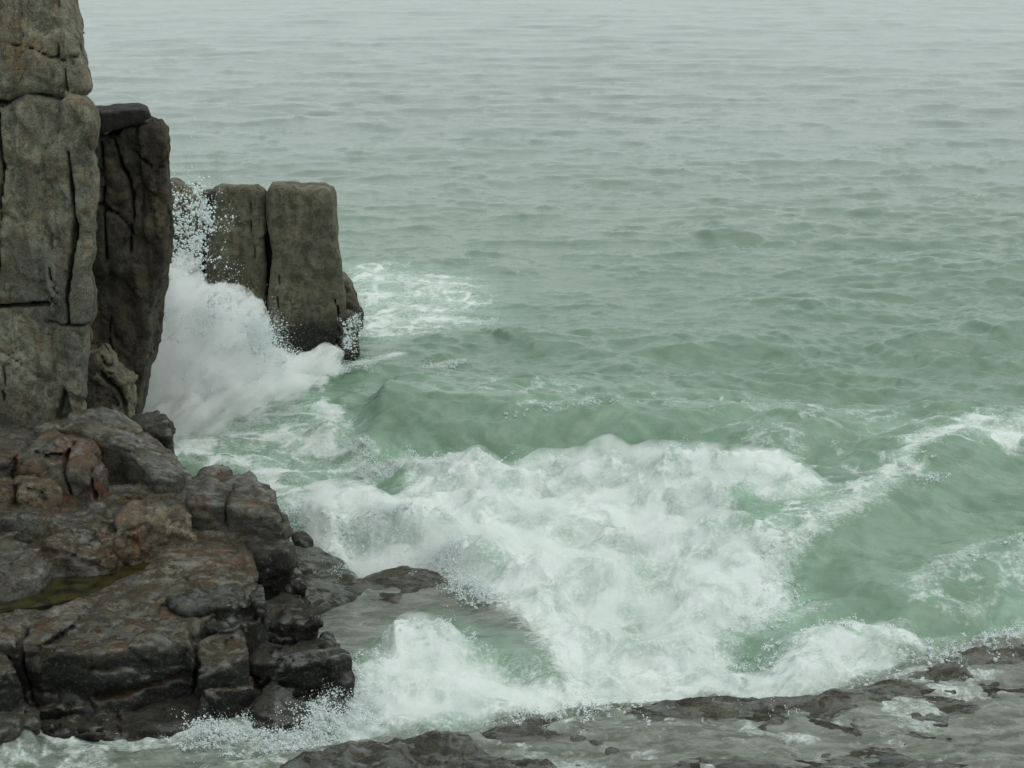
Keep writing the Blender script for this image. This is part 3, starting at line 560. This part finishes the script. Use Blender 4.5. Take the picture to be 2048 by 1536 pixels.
    foam = np.maximum(foam, sstep(1.0, -.1, ss) * (.75 + .3 * lace)); milky = np.maximum(milky, sstep(1.6, .2, ss))
    milky = np.maximum(milky, sstep(.9, 0, sd))
    R3 = region([(1500, 1080), (1640, 1010), (1740, 965), (1960, 830), (2300, 800), (2300, 880), (2048, 900), (1900, 920), (1800, 980), (1700, 1050), (1560, 1130)], .2, .2)
    foam = np.maximum(foam, R3 * (.52 + .5 * lace)); milky = np.maximum(milky, .7 * R3)
    R4 = region([(700, 760), (1100, 790), (1500, 800), (1900, 860), (2300, 880), (2300, 1250), (2048, 1230), (1800, 1280), (1500, 1280), (1600, 1130), (1500, 1000), (1300, 930), (900, 900)], 0, .5)
    face = region([(620, 850), (700, 822), (950, 828), (1300, 838), (1480, 870), (1400, 915), (1120, 885), (900, 905), (760, 880)], .2, .25); face2 = region([(1600, 1110), (1800, 1010), (1960, 940), (2300, 930), (2300, 1040), (2048, 1060), (1860, 1140), (1700, 1240), (1560, 1230)], .05, .3)
    foam = np.maximum(foam, R4 * (.20 + .38 * lace) * (1 - .9 * face) * (1 - .65 * face2)); milky = np.maximum(milky, .35 * R4); milky = np.maximum(milky, .9 * region([(820, 1120), (900, 1120), (1000, 1180), (1160, 1290), (1250, 1360), (1100, 1340), (900, 1260)], 0, .25)); knob = region([(800, 1190), (860, 1160), (960, 1180), (1060, 1225), (1180, 1300), (1150, 1340), (960, 1290), (860, 1250)], 0, .2); H = H * (1 - .6 * knob) + .08 * knob
    for a in [([(1020, 835), (1150, 832), (1290, 820)], .10, .25, .6), ([(1290, 820), (1400, 830), (1600, 860), (1690, 870)], .12, .2, .55), ([(1560, 1110), (1640, 1060), (1720, 1010), (1800, 940), (1960, 850)], .26, .3, .75),
              ([(1690, 1000), (1760, 980), (1880, 965)], .1, .1, .7), ([(1820, 1190), (1880, 1150), (1990, 1110), (2100, 1070)], .28, .1, .62), ([(1840, 915), (1960, 900), (2100, 895)], .32, .1, .75), ([(1700, 1040), (1800, 1030), (1900, 990), (2060, 980)], .2, 0, .35),
              ([(860, 718), (925, 712)], .10, .15, .7), ([(600, 750), (700, 740), (780, 720)], .22, .0, .8), ([(820, 545), (930, 518), (1010, 535), (1090, 555)], .22, .1, .42), ([(870, 660), (985, 640)], .15, 0, .6),
              ([(1600, 1265), (1700, 1235), (1800, 1270), (1930, 1290), (2060, 1235)], .2, .2, .9), ([(600, 815), (680, 870), (740, 880)], .1, .2, .6), ([(1380, 880), (1480, 870), (1640, 890)], .12, .2, .45),
              ([(0, 1475), (150, 1490), (400, 1482), (560, 1490)], .22, 0, .75), ([(-50, 1500), (300, 1510), (560, 1500)], .3, 0, .5), ([(560, 1060), (640, 1100), (690, 1150)], .15, .05, .9), ([(1440, 1240), (1560, 1200), (1640, 1180)], .2, .15, .55)]:
        pts, wd, z, st = a; foam = np.maximum(foam, streak(pts, wd, z, st))
    # shallow wash over the shelf
    m2 = (Y < 17) & (Y > 5) & (X > -7) & (X < 12); shel = np.zeros(X.shape, np.float32)
    sh = SHELF(X[m2], Y[m2]); shel[m2] = sstep(-.75, -.05, sh)
    near_l = region([(-400, 1450), (100, 1460), (560, 1470), (700, 1460), (700, 1700), (-400, 1700)], 0, .3)
    shallow = np.maximum(np.maximum(shel, pocket), np.maximum(near_l * .8, .55 * knob))
    lvl = np.zeros(X.shape, np.float32); lvl[m2] = .078 * sstep(-.3, .05, sh)
    H = H * (1 - .80 * shel) + lvl + .05 * shel * fbm2(wxx * 1.5, wyy * 3.5, 4, 60)
    H += shel * (.022 * fbm2(wxx * 5, wyy * 11, 4, 17) + .02 * fbm2(wxx * 2.2, wyy * 7, 3, 21, True)); H -= .05 * near_l * (1 - shel)
    foam = np.maximum(foam * (1 - .65 * shel), shel * np.maximum(sstep(.30, .80, fbm2(wxx * 1.7, wyy * 4.2, 5, 63) + .35) * .6, .42 * sstep(.35, .7, fbm2(wxx * 4, wyy * 9, 4, 27, True) + .1)))
    foam = np.maximum(foam, near_l * (.25 + .4 * lace))
    foam = np.maximum(foam, pocket * .32 * lace)
    # water piling over the rock lip at the left edge, falling in a short step
    FL = px_poly([(-260, 1500), (-100, 1415), (20, 1392), (60, 1405), (85, 1432), (95, 1452), (0, 1462), (-260, 1560)], .28)
    fs = np.full(X.shape, 5.0, np.float32); fs[m] = poly_sdf(X[m] + .03 * vn2(X[m] * 12, Y[m] * 12, 8), Y[m] + .03 * vn2(X[m] * 12, Y[m] * 3, 9), FL)
    fl = sstep(.12, -.22, fs); H += fl * (.25 + .015 * vn2(X * 30, Y * 4, 3)); shallow = np.maximum(shallow, fl)
    foam = np.where(fs < .25, np.maximum(foam * (1 - fl), .62 * np.exp(-((fs - .02) / .12) ** 2) * (.75 + .55 * vn2(X * 34, Y * 9, 5))), foam)
    return H, np.clip(foam, 0, 1), np.clip(milky, 0, 1), np.clip(shallow, 0, 1)

def sea_mesh():
    az_in = np.linspace(-20.5, 20.5, 1180); az_l = -20.5 - np.cumsum(np.geomspace(.04, 5.0, 44)); az_l = az_l[az_l > -85][::-1]
    az = np.radians(np.concatenate([az_l, az_in, -az_l[::-1]]))
    a1 = np.linspace(60, 30.6, 40)[:-1]; a2 = np.degrees(np.linspace(math.radians(30.6), math.radians(.12), 1120)); a3 = np.geomspace(.11, .012, 14)
    an = np.radians(np.concatenate([a1, a2, a3])); D = CAM_H / np.tan(an)
    A, DD = np.meshgrid(az, D, indexing='ij'); X = (np.tan(np.clip(A, -1.3, 1.3)) * 1.0) ; 
    X = DD * np.sin(A); Y = DD * np.cos(A)
    H, fo, mi, sh = sea_fields(X, Y)
    V = np.stack([X, Y, H], -1).reshape(-1, 3); nx, ny = X.shape
    i, j = np.meshgrid(np.arange(nx - 1), np.arange(ny - 1), indexing='ij'); a = (i * ny + j).ravel()
    Q = np.stack([a, a + 1, a + ny + 1, a + ny], 1)
    o = mesh_np('sea', V, Q, sea_mat())
    if True:
        n = o.data.polygons[0].normal
        if n.z < 0: o.data.flip_normals()
    for nm, arr in (('foam', fo), ('milky', mi), ('shallow', sh)):
        at = o.data.attributes.new(nm, 'FLOAT', 'POINT'); at.data.foreach_set('value', np.ascontiguousarray(arr, np.float32).ravel())
    tag(o, kind='structure'); return X, Y, H, fo
def sea_mat():
    N = NT('sea_water'); fo, mi, sh = N.attr('foam'), N.attr('milky'), N.attr('shallow')
    p = N.pos(); p2 = N.pos((1, 1.5, 1))
    nA = N.noise(p, 7, 7, .68, .9); nB = N.noise(p2, 26, 5, .7, .5); nC = N.noise(p, 2.2, 5, .6, .6)
    lac = N.vor(p2, 9, 'DISTANCE_TO_EDGE'); lac = N.rng(lac, 0, .16, 1, 0)
    f = N.math('ADD', fo, N.math('MULTIPLY', N.math('SUBTRACT', nA, .5), 1.1))
    f = N.math('ADD', f, N.math('MULTIPLY', N.math('SUBTRACT', nB, .5), .7))
    gate = N.rng(fo, .04, .3)
    wf = N.math('MULTIPLY', N.rng(f, .32, .98, 0, 1, True), gate)
    deep = N.mix(N.rng(nC, .35, .65), (.116, .184, .124, 1), (.164, .238, .172, 1))
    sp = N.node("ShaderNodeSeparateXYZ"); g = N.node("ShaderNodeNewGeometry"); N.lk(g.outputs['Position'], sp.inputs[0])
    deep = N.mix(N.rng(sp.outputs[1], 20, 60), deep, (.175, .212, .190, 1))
    c = N.mix(N.math('MULTIPLY', N.math('MULTIPLY', mi, N.rng(nC, .25, .7)), .8), deep, (.30, .45, .35, 1))
    shc = N.mix(N.rng(N.noise(N.pos((1.2, 4, 1)), 2.2, 6, .7, .5), .42, .60), (.085, .082, .062, 1), (.20, .205, .18, 1))
    c = N.mix(N.math('MULTIPLY', sh, .9), c, shc)
    white = N.mix(N.rng(N.noise(p, 1.6, 7, .66, 1.2), .42, .56), (.40, .48, .43, 1), (.66, .69, .675, 1))
    white = N.mix(N.rng(nB, .5, .68), white, (.74, .76, .755, 1))
    c = N.mix(wf, c, white)
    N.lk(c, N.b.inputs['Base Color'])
    far = N.rng(sp.outputs[1], 30, 400, .08, .22)
    fb1 = N.noise(N.pos((.35, .05, 1)), 1.0, 5, .6, .3); fb2 = N.noise(N.pos((.09, .008, 1)), 1.0, 5, .65, .2)
    N.put(N.math('ADD', N.math('MULTIPLY', wf, .6), far), N.b.inputs['Roughness']); N.b.inputs['IOR'].default_value = 1.33
    N.put(N.math('MULTIPLY', N.rng(wf, 0, 1, .75, .15), N.rng(sp.outputs[1], 35, 170, 1, .55)), N.b.inputs['Specular IOR Level'])
    b = N.bump(N.noise(N.pos((1, 1.7, 1)), 3.0, 6, .6, .4), .5, .05); b = N.bump(N.math('ADD', nB, N.math('MULTIPLY', wf, nA)), .35, .014, b)
    b = N.bump(N.math('MULTIPLY', fb1, N.rng(sp.outputs[1], 60, 180)), .55, 1.0, b); b = N.bump(N.math('MULTIPLY', fb2, N.rng(sp.outputs[1], 200, 600)), .35, 5.0, b)
    N.lk(b, N.b.inputs['Normal']); return N.m
SX, SY, SH, SF = sea_mesh()

V, Q = sheet_patch((-5, 9), (7, 16.5), .022, SHELF)
tag(mesh_np('rock_shelf', V, Q, GR_S), 'low wet rock shelf in the near right corner with foam sheets running over it', 'rock')

# seabed far under everything
V, Q = sheet_patch((-60, 60), (0, 120), 4.0, lambda X, Y: -3.0 + .3 * vn2(X * .1, Y * .1, 1))
tag(mesh_np('seabed', V, Q, GR_S), kind='structure')

# ------------------------------------------------------------------ flying water
def spray_mat():
    N = NT('white_spray'); t = N.t; a = N.node("ShaderNodeBsdfDiffuse"); b = N.node("ShaderNodeBsdfTranslucent"); m = N.node("ShaderNodeAddShader")
    a.inputs[0].default_value = (.56, .58, .58, 1); b.inputs[0].default_value = (.36, .38, .38, 1)
    t.links.new(a.outputs[0], m.inputs[0]); t.links.new(b.outputs[0], m.inputs[1])
    t.links.new(m.outputs[0], N.n["Material Output"].inputs[0]); N.n.remove(N.b); return N.m
SPRAY = spray_mat()
OCT = np.array([(1, 0, 0), (-1, 0, 0), (0, 1, 0), (0, -1, 0), (0, 0, 1), (0, 0, -1)], float)
OF = np.array([(0, 2, 4), (2, 1, 4), (1, 3, 4), (3, 0, 4), (2, 0, 5), (1, 2, 5), (3, 1, 5), (0, 3, 5)])
def drops(name, P, R, label, cat, stretch=None):
    n = len(P); sc = RNG.uniform(.7, 1.3, (n, 1, 3)) if stretch is None else stretch[:, None, :]
    V = (P[:, None, :] + OCT[None] * R[:, None, None] * sc).reshape(-1, 3)
    Q = (OF[None] + (np.arange(n) * 6)[:, None, None]).reshape(-1, 3)
    o = mesh_np(name, V, Q, SPRAY, nper=3); tag(o, label, cat, kind='stuff'); return o
def sea_h(x, y): return sea_fields(x.reshape(-1, 1).astype(np.float32), y.reshape(-1, 1).astype(np.float32))[0].ravel()
def strings(P0, V0, ln, m, r0, r1, spread=.10, grav=1.4):
    """ballistic strings: m droplets strung out along each short arc, scattering towards the tip"""
    n = len(P0); t = np.sort(RNG.random((n, m)), 1); L = ln[:, None] * t
    q = P0[:, None] + V0[:, None] * L[..., None]; q[..., 2] -= grav * L ** 2
    q += RNG.normal(0, 1, q.shape) * (spread * L)[..., None] + RNG.normal(0, .006, q.shape)
    R = ((r0 + (r1 * 1.5 - r0) * RNG.random((n, 1)) ** 2.2) * (1.15 - .75 * t) * RNG.uniform(.5, 1.2, (n, m))); return q.reshape(-1, 3), R.ravel()
def along(pts, z, n, sd, up, r0, r1):
    P = np.array(px_poly(pts, z)); n = n // 22; seg = RNG.integers(0, len(P) - 1, n); t = RNG.random(n)[:, None]
    q = P[seg] * (1 - t) + P[seg + 1] * t; cl = sstep(-.25, .5, vn2(q[:, 0] * 2.7, q[:, 1] * 2.7, 9))
    q = q + RNG.normal(0, sd, (n, 2)); hgt = sea_h(q[:, 0], q[:, 1]) - .01; keep = RNG.random(n) < .25 + .75 * cl
    P0 = np.column_stack([q, hgt])[keep]; cl = cl[keep]; k = len(P0)
    V0 = np.column_stack([RNG.normal(-.15, .45, k), RNG.normal(-.25, .45, k), RNG.uniform(.4, 1, k)])
    return strings(P0, V0, (.05 + RNG.exponential(up, k)) * (.35 + 1.3 * cl), 22, r0, r1)
parts = []
for a in [([(560, 1010), (680, 1045), (800, 1035), (900, 1095), (980, 1160)], .42, 26000, .10, .09),
          ([(560, 1030), (620, 1080), (700, 1120), (800, 1110)], .3, 14000, .12, .10),
          ([(720, 880), (800, 880), (900, 925), (1000, 902), (1120, 895), (1250, 930), (1400, 930), (1560, 940)], .30, 26000, .12, .07),
          ([(700, 870), (730, 868), (745, 900)], .2, 1500, .05, .10),
          ([(1330, 950), (1420, 990), (1490, 1080), (1570, 1130)], .3, 9000, .15, .06),
          ([(1440, 1230), (1560, 1190), (1600, 1160)], .2, 4000, .15, .10),
          ([(740, 1275), (860, 1250), (960, 1280)], .2, 8000, .12, .08),
          ([(1480, 1290), (1600, 1265), (1700, 1235), (1830, 1285), (1950, 1290), (2060, 1225)], .18, 13000, .13, .09),
          ([(1560, 1110), (1650, 1035), (1750, 985), (1850, 905), (1960, 842), (2080, 850)], .30, 4500, .09, .04),
          ([(1690, 1000), (1780, 970), (1880, 960)], .2, 3000, .1, .05),
          ([(1820, 1190), (1880, 1150), (1980, 1105), (2100, 1065)], .2, 1500, .1, .04),
          ([(1000, 840), (1150, 834), (1300, 822)], .3, 1800, .05, .02),
          ([(560, 1490), (640, 1450), (700, 1410), (720, 1330)], .1, 16000, .14, .09),
          ([(380, 1480), (480, 1475), (600, 1470)], .05, 7000, .10, .06),
          ([(1000, 1440), (1300, 1400), (1600, 1390), (1850, 1330), (2040, 1270)], .1, 18000, .16, .05),
          ([(850, 722), (925, 712)], .2, 1500, .08, .05)]:
    parts.append(along(a[0], a[1], int(a[2] * 1.3), a[3] * .9, a[4] * 1.0, .004, .009))
P = np.concatenate([p[0] for p in parts]); R = np.concatenate([p[1] for p in parts])
drops('crest_spray', P, R, 'fine white droplets thrown up along the breaking crests and foam edges', 'spray')
# droplets in the burst beside the brown column: strings flung up and out from the foot of the gap
def inside(poly, n, D0, D1):
    xs = [p[0] for p in poly]; ys = [p[1] for p in poly]; out = []
    a = RNG.uniform(min(xs), max(xs), n * 6); b = RNG.uniform(min(ys), max(ys), n * 6)
    m = poly_sdf(a, b, poly) < 0; a, b = a[m][:n], b[m][:n]
    return np.array([on_wall(x, y, d) for x, y, d in zip(a, b, RNG.uniform(D0, D1, len(a)))])
def fan(poly, n, D0, D1, a0, a1, l0, l1, m, r0, r1, spread, thr=-1., grav=.3):
    P0 = inside(poly, n, D0, D1); k = vn3(P0[:, 0] * 3.5, P0[:, 1] * 1.5, P0[:, 2] * 3.5 + 4); P0 = P0[k > thr]; n = len(P0)
    a = np.radians(RNG.uniform(a0, a1, n)); V0 = np.column_stack([np.cos(a), RNG.normal(0, .3, n), np.sin(a)])
    return strings(P0, V0, RNG.uniform(l0, l1, n), m, r0, r1, spread, grav)
fans = [fan([(330, 380), (400, 372), (425, 430), (405, 590), (330, 600)], 420, 21.5, 23.4, 55, 120, .05, .22, 9, .009, .021, .5, -.12),
        fan([(340, 480), (430, 380), (470, 420), (480, 590), (345, 600)], 260, 21.5, 23.2, 20, 80, .05, .22, 7, .006, .013, .5, .05),
        fan([(335, 270), (395, 250), (420, 380), (335, 380)], 60, 21.5, 23.2, 80, 100, .1, .4, 10, .003, .008, .2, 0),
        fan([(320, 560), (350, 580), (470, 590), (510, 640), (560, 720), (440, 700), (330, 640)], 2400, 20.8, 22.5, 20, 90, .06, .40, 24, .003, .009, .30, -.1),
        fan([(480, 620), (540, 660), (570, 720), (560, 760), (480, 740)], 700, 20.8, 22.4, 10, 60, .1, .35, 16, .004, .012, .45, -.15),
        fan([(300, 600), (430, 600), (560, 740), (480, 820), (330, 860), (285, 800)], 1500, 20.6, 21.5, 0, 120, .05, .28, 24, .003, .008, .4, .0),
        fan([(550, 700), (600, 722), (665, 735), (700, 745), (620, 760), (540, 750)], 700, 22.4, 23.8, 50, 120, .03, .2, 20, .005, .011, .3),
        fan([(680, 700), (690, 640), (718, 630), (730, 720), (760, 750), (690, 745)], 420, 23.3, 23.9, -80, 120, .04, .22, 18, .004, .010, .3, -.1)]
drops('burst_spray', np.concatenate([f[0] for f in fans]), np.concatenate([f[1] for f in fans]), 'white droplets flying up between the brown column and the sea stack', 'spray')
# splash body: an airy white volume, dense at the core
def splash():
    pts = [(255, 900), (285, 760), (300, 660), (318, 575), (333, 548), (352, 575), (400, 592), (465, 598), (495, 625), (505, 660), (525, 705), (580, 735), (660, 745), (600, 765), (540, 785), (470, 830), (400, 880)]
    D = 21.6; P = [tuple(on_wall(px, py, D)[[0, 2]]) for px, py in pts]; h = .06
    xs = np.arange(-6.0, -1.9, h); ys = np.arange(19.6, 23.8, h); zs = np.arange(-.3, 2.6, h)
    X, Y, Z = np.meshgrid(xs, ys, zs, indexing='ij')
    d2 = poly_sdf(X, Z, P); half = .75 + .55 * np.clip(1.4 - Z, 0, 2)
    f = smax(d2, np.abs(Y - 21.7 - .1 * Z) - half, .4)
    f = f + .34 * fbm3(X * 1.5, Y * 1.5, Z * 1.5, 4) - .16 * fbm3(X * 4, Y * 4, Z * 4, 4, True) + .04
    f[0] = f[-1] = .1; f[:, 0] = f[:, -1] = .1; f[:, :, 0] = f[:, :, -1] = .1
    V, Q = surface_nets(f.astype(np.float32), np.array([xs[0], ys[0], zs[0]]), h)
    m = bpy.data.materials.new('spray_mist'); m.use_nodes = True; t = m.node_tree; t.nodes.clear()
    out = t.nodes.new("ShaderNodeOutputMaterial"); v = t.nodes.new("ShaderNodeVolumePrincipled")
    t.links.new(v.outputs[0], out.inputs['Volume']); v.inputs['Color'].default_value = (.997, .998, .998, 1); v.inputs['Anisotropy'].default_value = 0.2
    g = t.nodes.new("ShaderNodeNewGeometry"); n = t.nodes.new("ShaderNodeTexNoise"); n.inputs['Scale'].default_value = 1.0; n.inputs['Detail'].default_value = 6; n.inputs['Roughness'].default_value = .7
    mp = t.nodes.new("ShaderNodeMapping"); mp.vector_type = 'TEXTURE'; mp.inputs['Rotation'].default_value = (0, math.radians(-40), 0); mp.inputs['Scale'].default_value = (.42, .22, .15)
    t.links.new(g.outputs['Position'], mp.inputs[0]); t.links.new(mp.outputs[0], n.inputs['Vector'])
    r = t.nodes.new("ShaderNodeMapRange"); r.inputs[1].default_value = .45; r.inputs[2].default_value = .58; r.inputs[3].default_value = 0.0; r.inputs[4].default_value = 12.0
    t.links.new(n.outputs[0], r.inputs[0]); t.links.new(r.outputs[0], v.inputs['Density'])
    o = mesh_np('splash', V, Q, m); tag(o, 'burst of white spray where a wave hits the gap beside the brown column', 'splash', kind='stuff')
splash()

# yellow green rock pool held in a hollow of the platform
def pool():
    P = [on_plane(px, py, .772)[:2] for px, py in POOL]
    N = NT('pool_water'); p = N.pos(); c = N.mix(N.rng(N.noise(p, 5, 5, .6, .5), .42, .6), (.040, .036, .012, 1), (.012, .013, .008, 1))
    N.lk(c, N.b.inputs['Base Color']); N.b.inputs['Roughness'].default_value = .06; N.b.inputs['IOR'].default_value = 1.33
    N.lk(N.bump(N.noise(p, 9, 3, .5), .25, .02), N.b.inputs['Normal'])
    me = bpy.data.meshes.new('rock_pool'); n = len(P)
    me.from_pydata([(a, b, .772) for a, b in P] + [(a, b, .60) for a, b in P], [], [tuple(range(n))[::-1]] + [(i, (i + 1) % n, n + (i + 1) % n, n + i) for i in range(n)]); me.materials.append(N.m)
    o = bpy.data.objects.new('rock_pool', me); S.collection.objects.link(o)
    if me.polygons[0].normal.z < 0: me.flip_normals()
    tag(o, kind='structure')
pool()

# thin mist torn off the breaker: an airy layer that hugs the foam
def mist():
    h = .07; xs = np.arange(-3.4, 5.2, h); ys = np.arange(11.2, 21.5, h); zs = np.arange(-.35, 1.25, h * .7)
    X2, Y2 = np.meshgrid(xs, ys, indexing='ij'); X2 = X2.astype(np.float32); Y2 = Y2.astype(np.float32)
    H2, F2, _, _ = sea_fields(X2, Y2); H2 = H2 + 0
    for _ in range(3): H2[1:-1, 1:-1] = (H2[:-2, 1:-1] + H2[2:, 1:-1] + H2[1:-1, :-2] + H2[1:-1, 2:]) / 4
    core = sstep(.45, .95, F2); 
    for _ in range(4): core[1:-1, 1:-1] = (core[:-2, 1:-1] + core[2:, 1:-1] + core[1:-1, :-2] + core[1:-1, 2:]) / 4
    th = core * (.10 + .22 * np.clip(fbm2(X2 * .9, Y2 * .9, 3, 12) + .35, 0, 1)) - .05
    Z = zs[None, None, :].astype(np.float32); X3 = X2[..., None] + 0 * Z; Y3 = Y2[..., None] + 0 * Z
    f = np.maximum(Z - (H2 + th)[..., None], (H2 - .08)[..., None] - Z) + .05 * vn3(X3 * 4, Y3 * 4, 0 * X3 + Z * 4)
    f = np.maximum(f, np.where(th[..., None] > .0, -1, .1))
    f[0] = f[-1] = .1; f[:, 0] = f[:, -1] = .1; f[:, :, 0] = f[:, :, -1] = .1
    V, Q = surface_nets(f.astype(np.float32), np.array([xs[0], ys[0], zs[0]]) , np.array([h, h, h * .7]))
    m = bpy.data.materials.new('breaker_mist'); m.use_nodes = True; t = m.node_tree; t.nodes.clear()
    out = t.nodes.new("ShaderNodeOutputMaterial"); v = t.nodes.new("ShaderNodeVolumePrincipled")
    t.links.new(v.outputs[0], out.inputs['Volume']); v.inputs['Color'].default_value = (.98, .99, .985, 1)
    g = t.nodes.new("ShaderNodeNewGeometry"); n = t.nodes.new("ShaderNodeTexNoise"); n.inputs['Scale'].default_value = 3.0; n.inputs['Detail'].default_value = 4
    r = t.nodes.new("ShaderNodeMapRange"); r.inputs[1].default_value = .42; r.inputs[2].default_value = .62; r.inputs[3].default_value = 0.1; r.inputs[4].default_value = 4.0
    t.links.new(g.outputs['Position'], n.inputs['Vector']); t.links.new(n.outputs[0], r.inputs[0]); t.links.new(r.outputs[0], v.inputs['Density'])
    o = mesh_np('breaker_mist', V, Q, m); tag(o, 'soft white mist lying over the breaking foam', 'mist', kind='stuff')
mist()
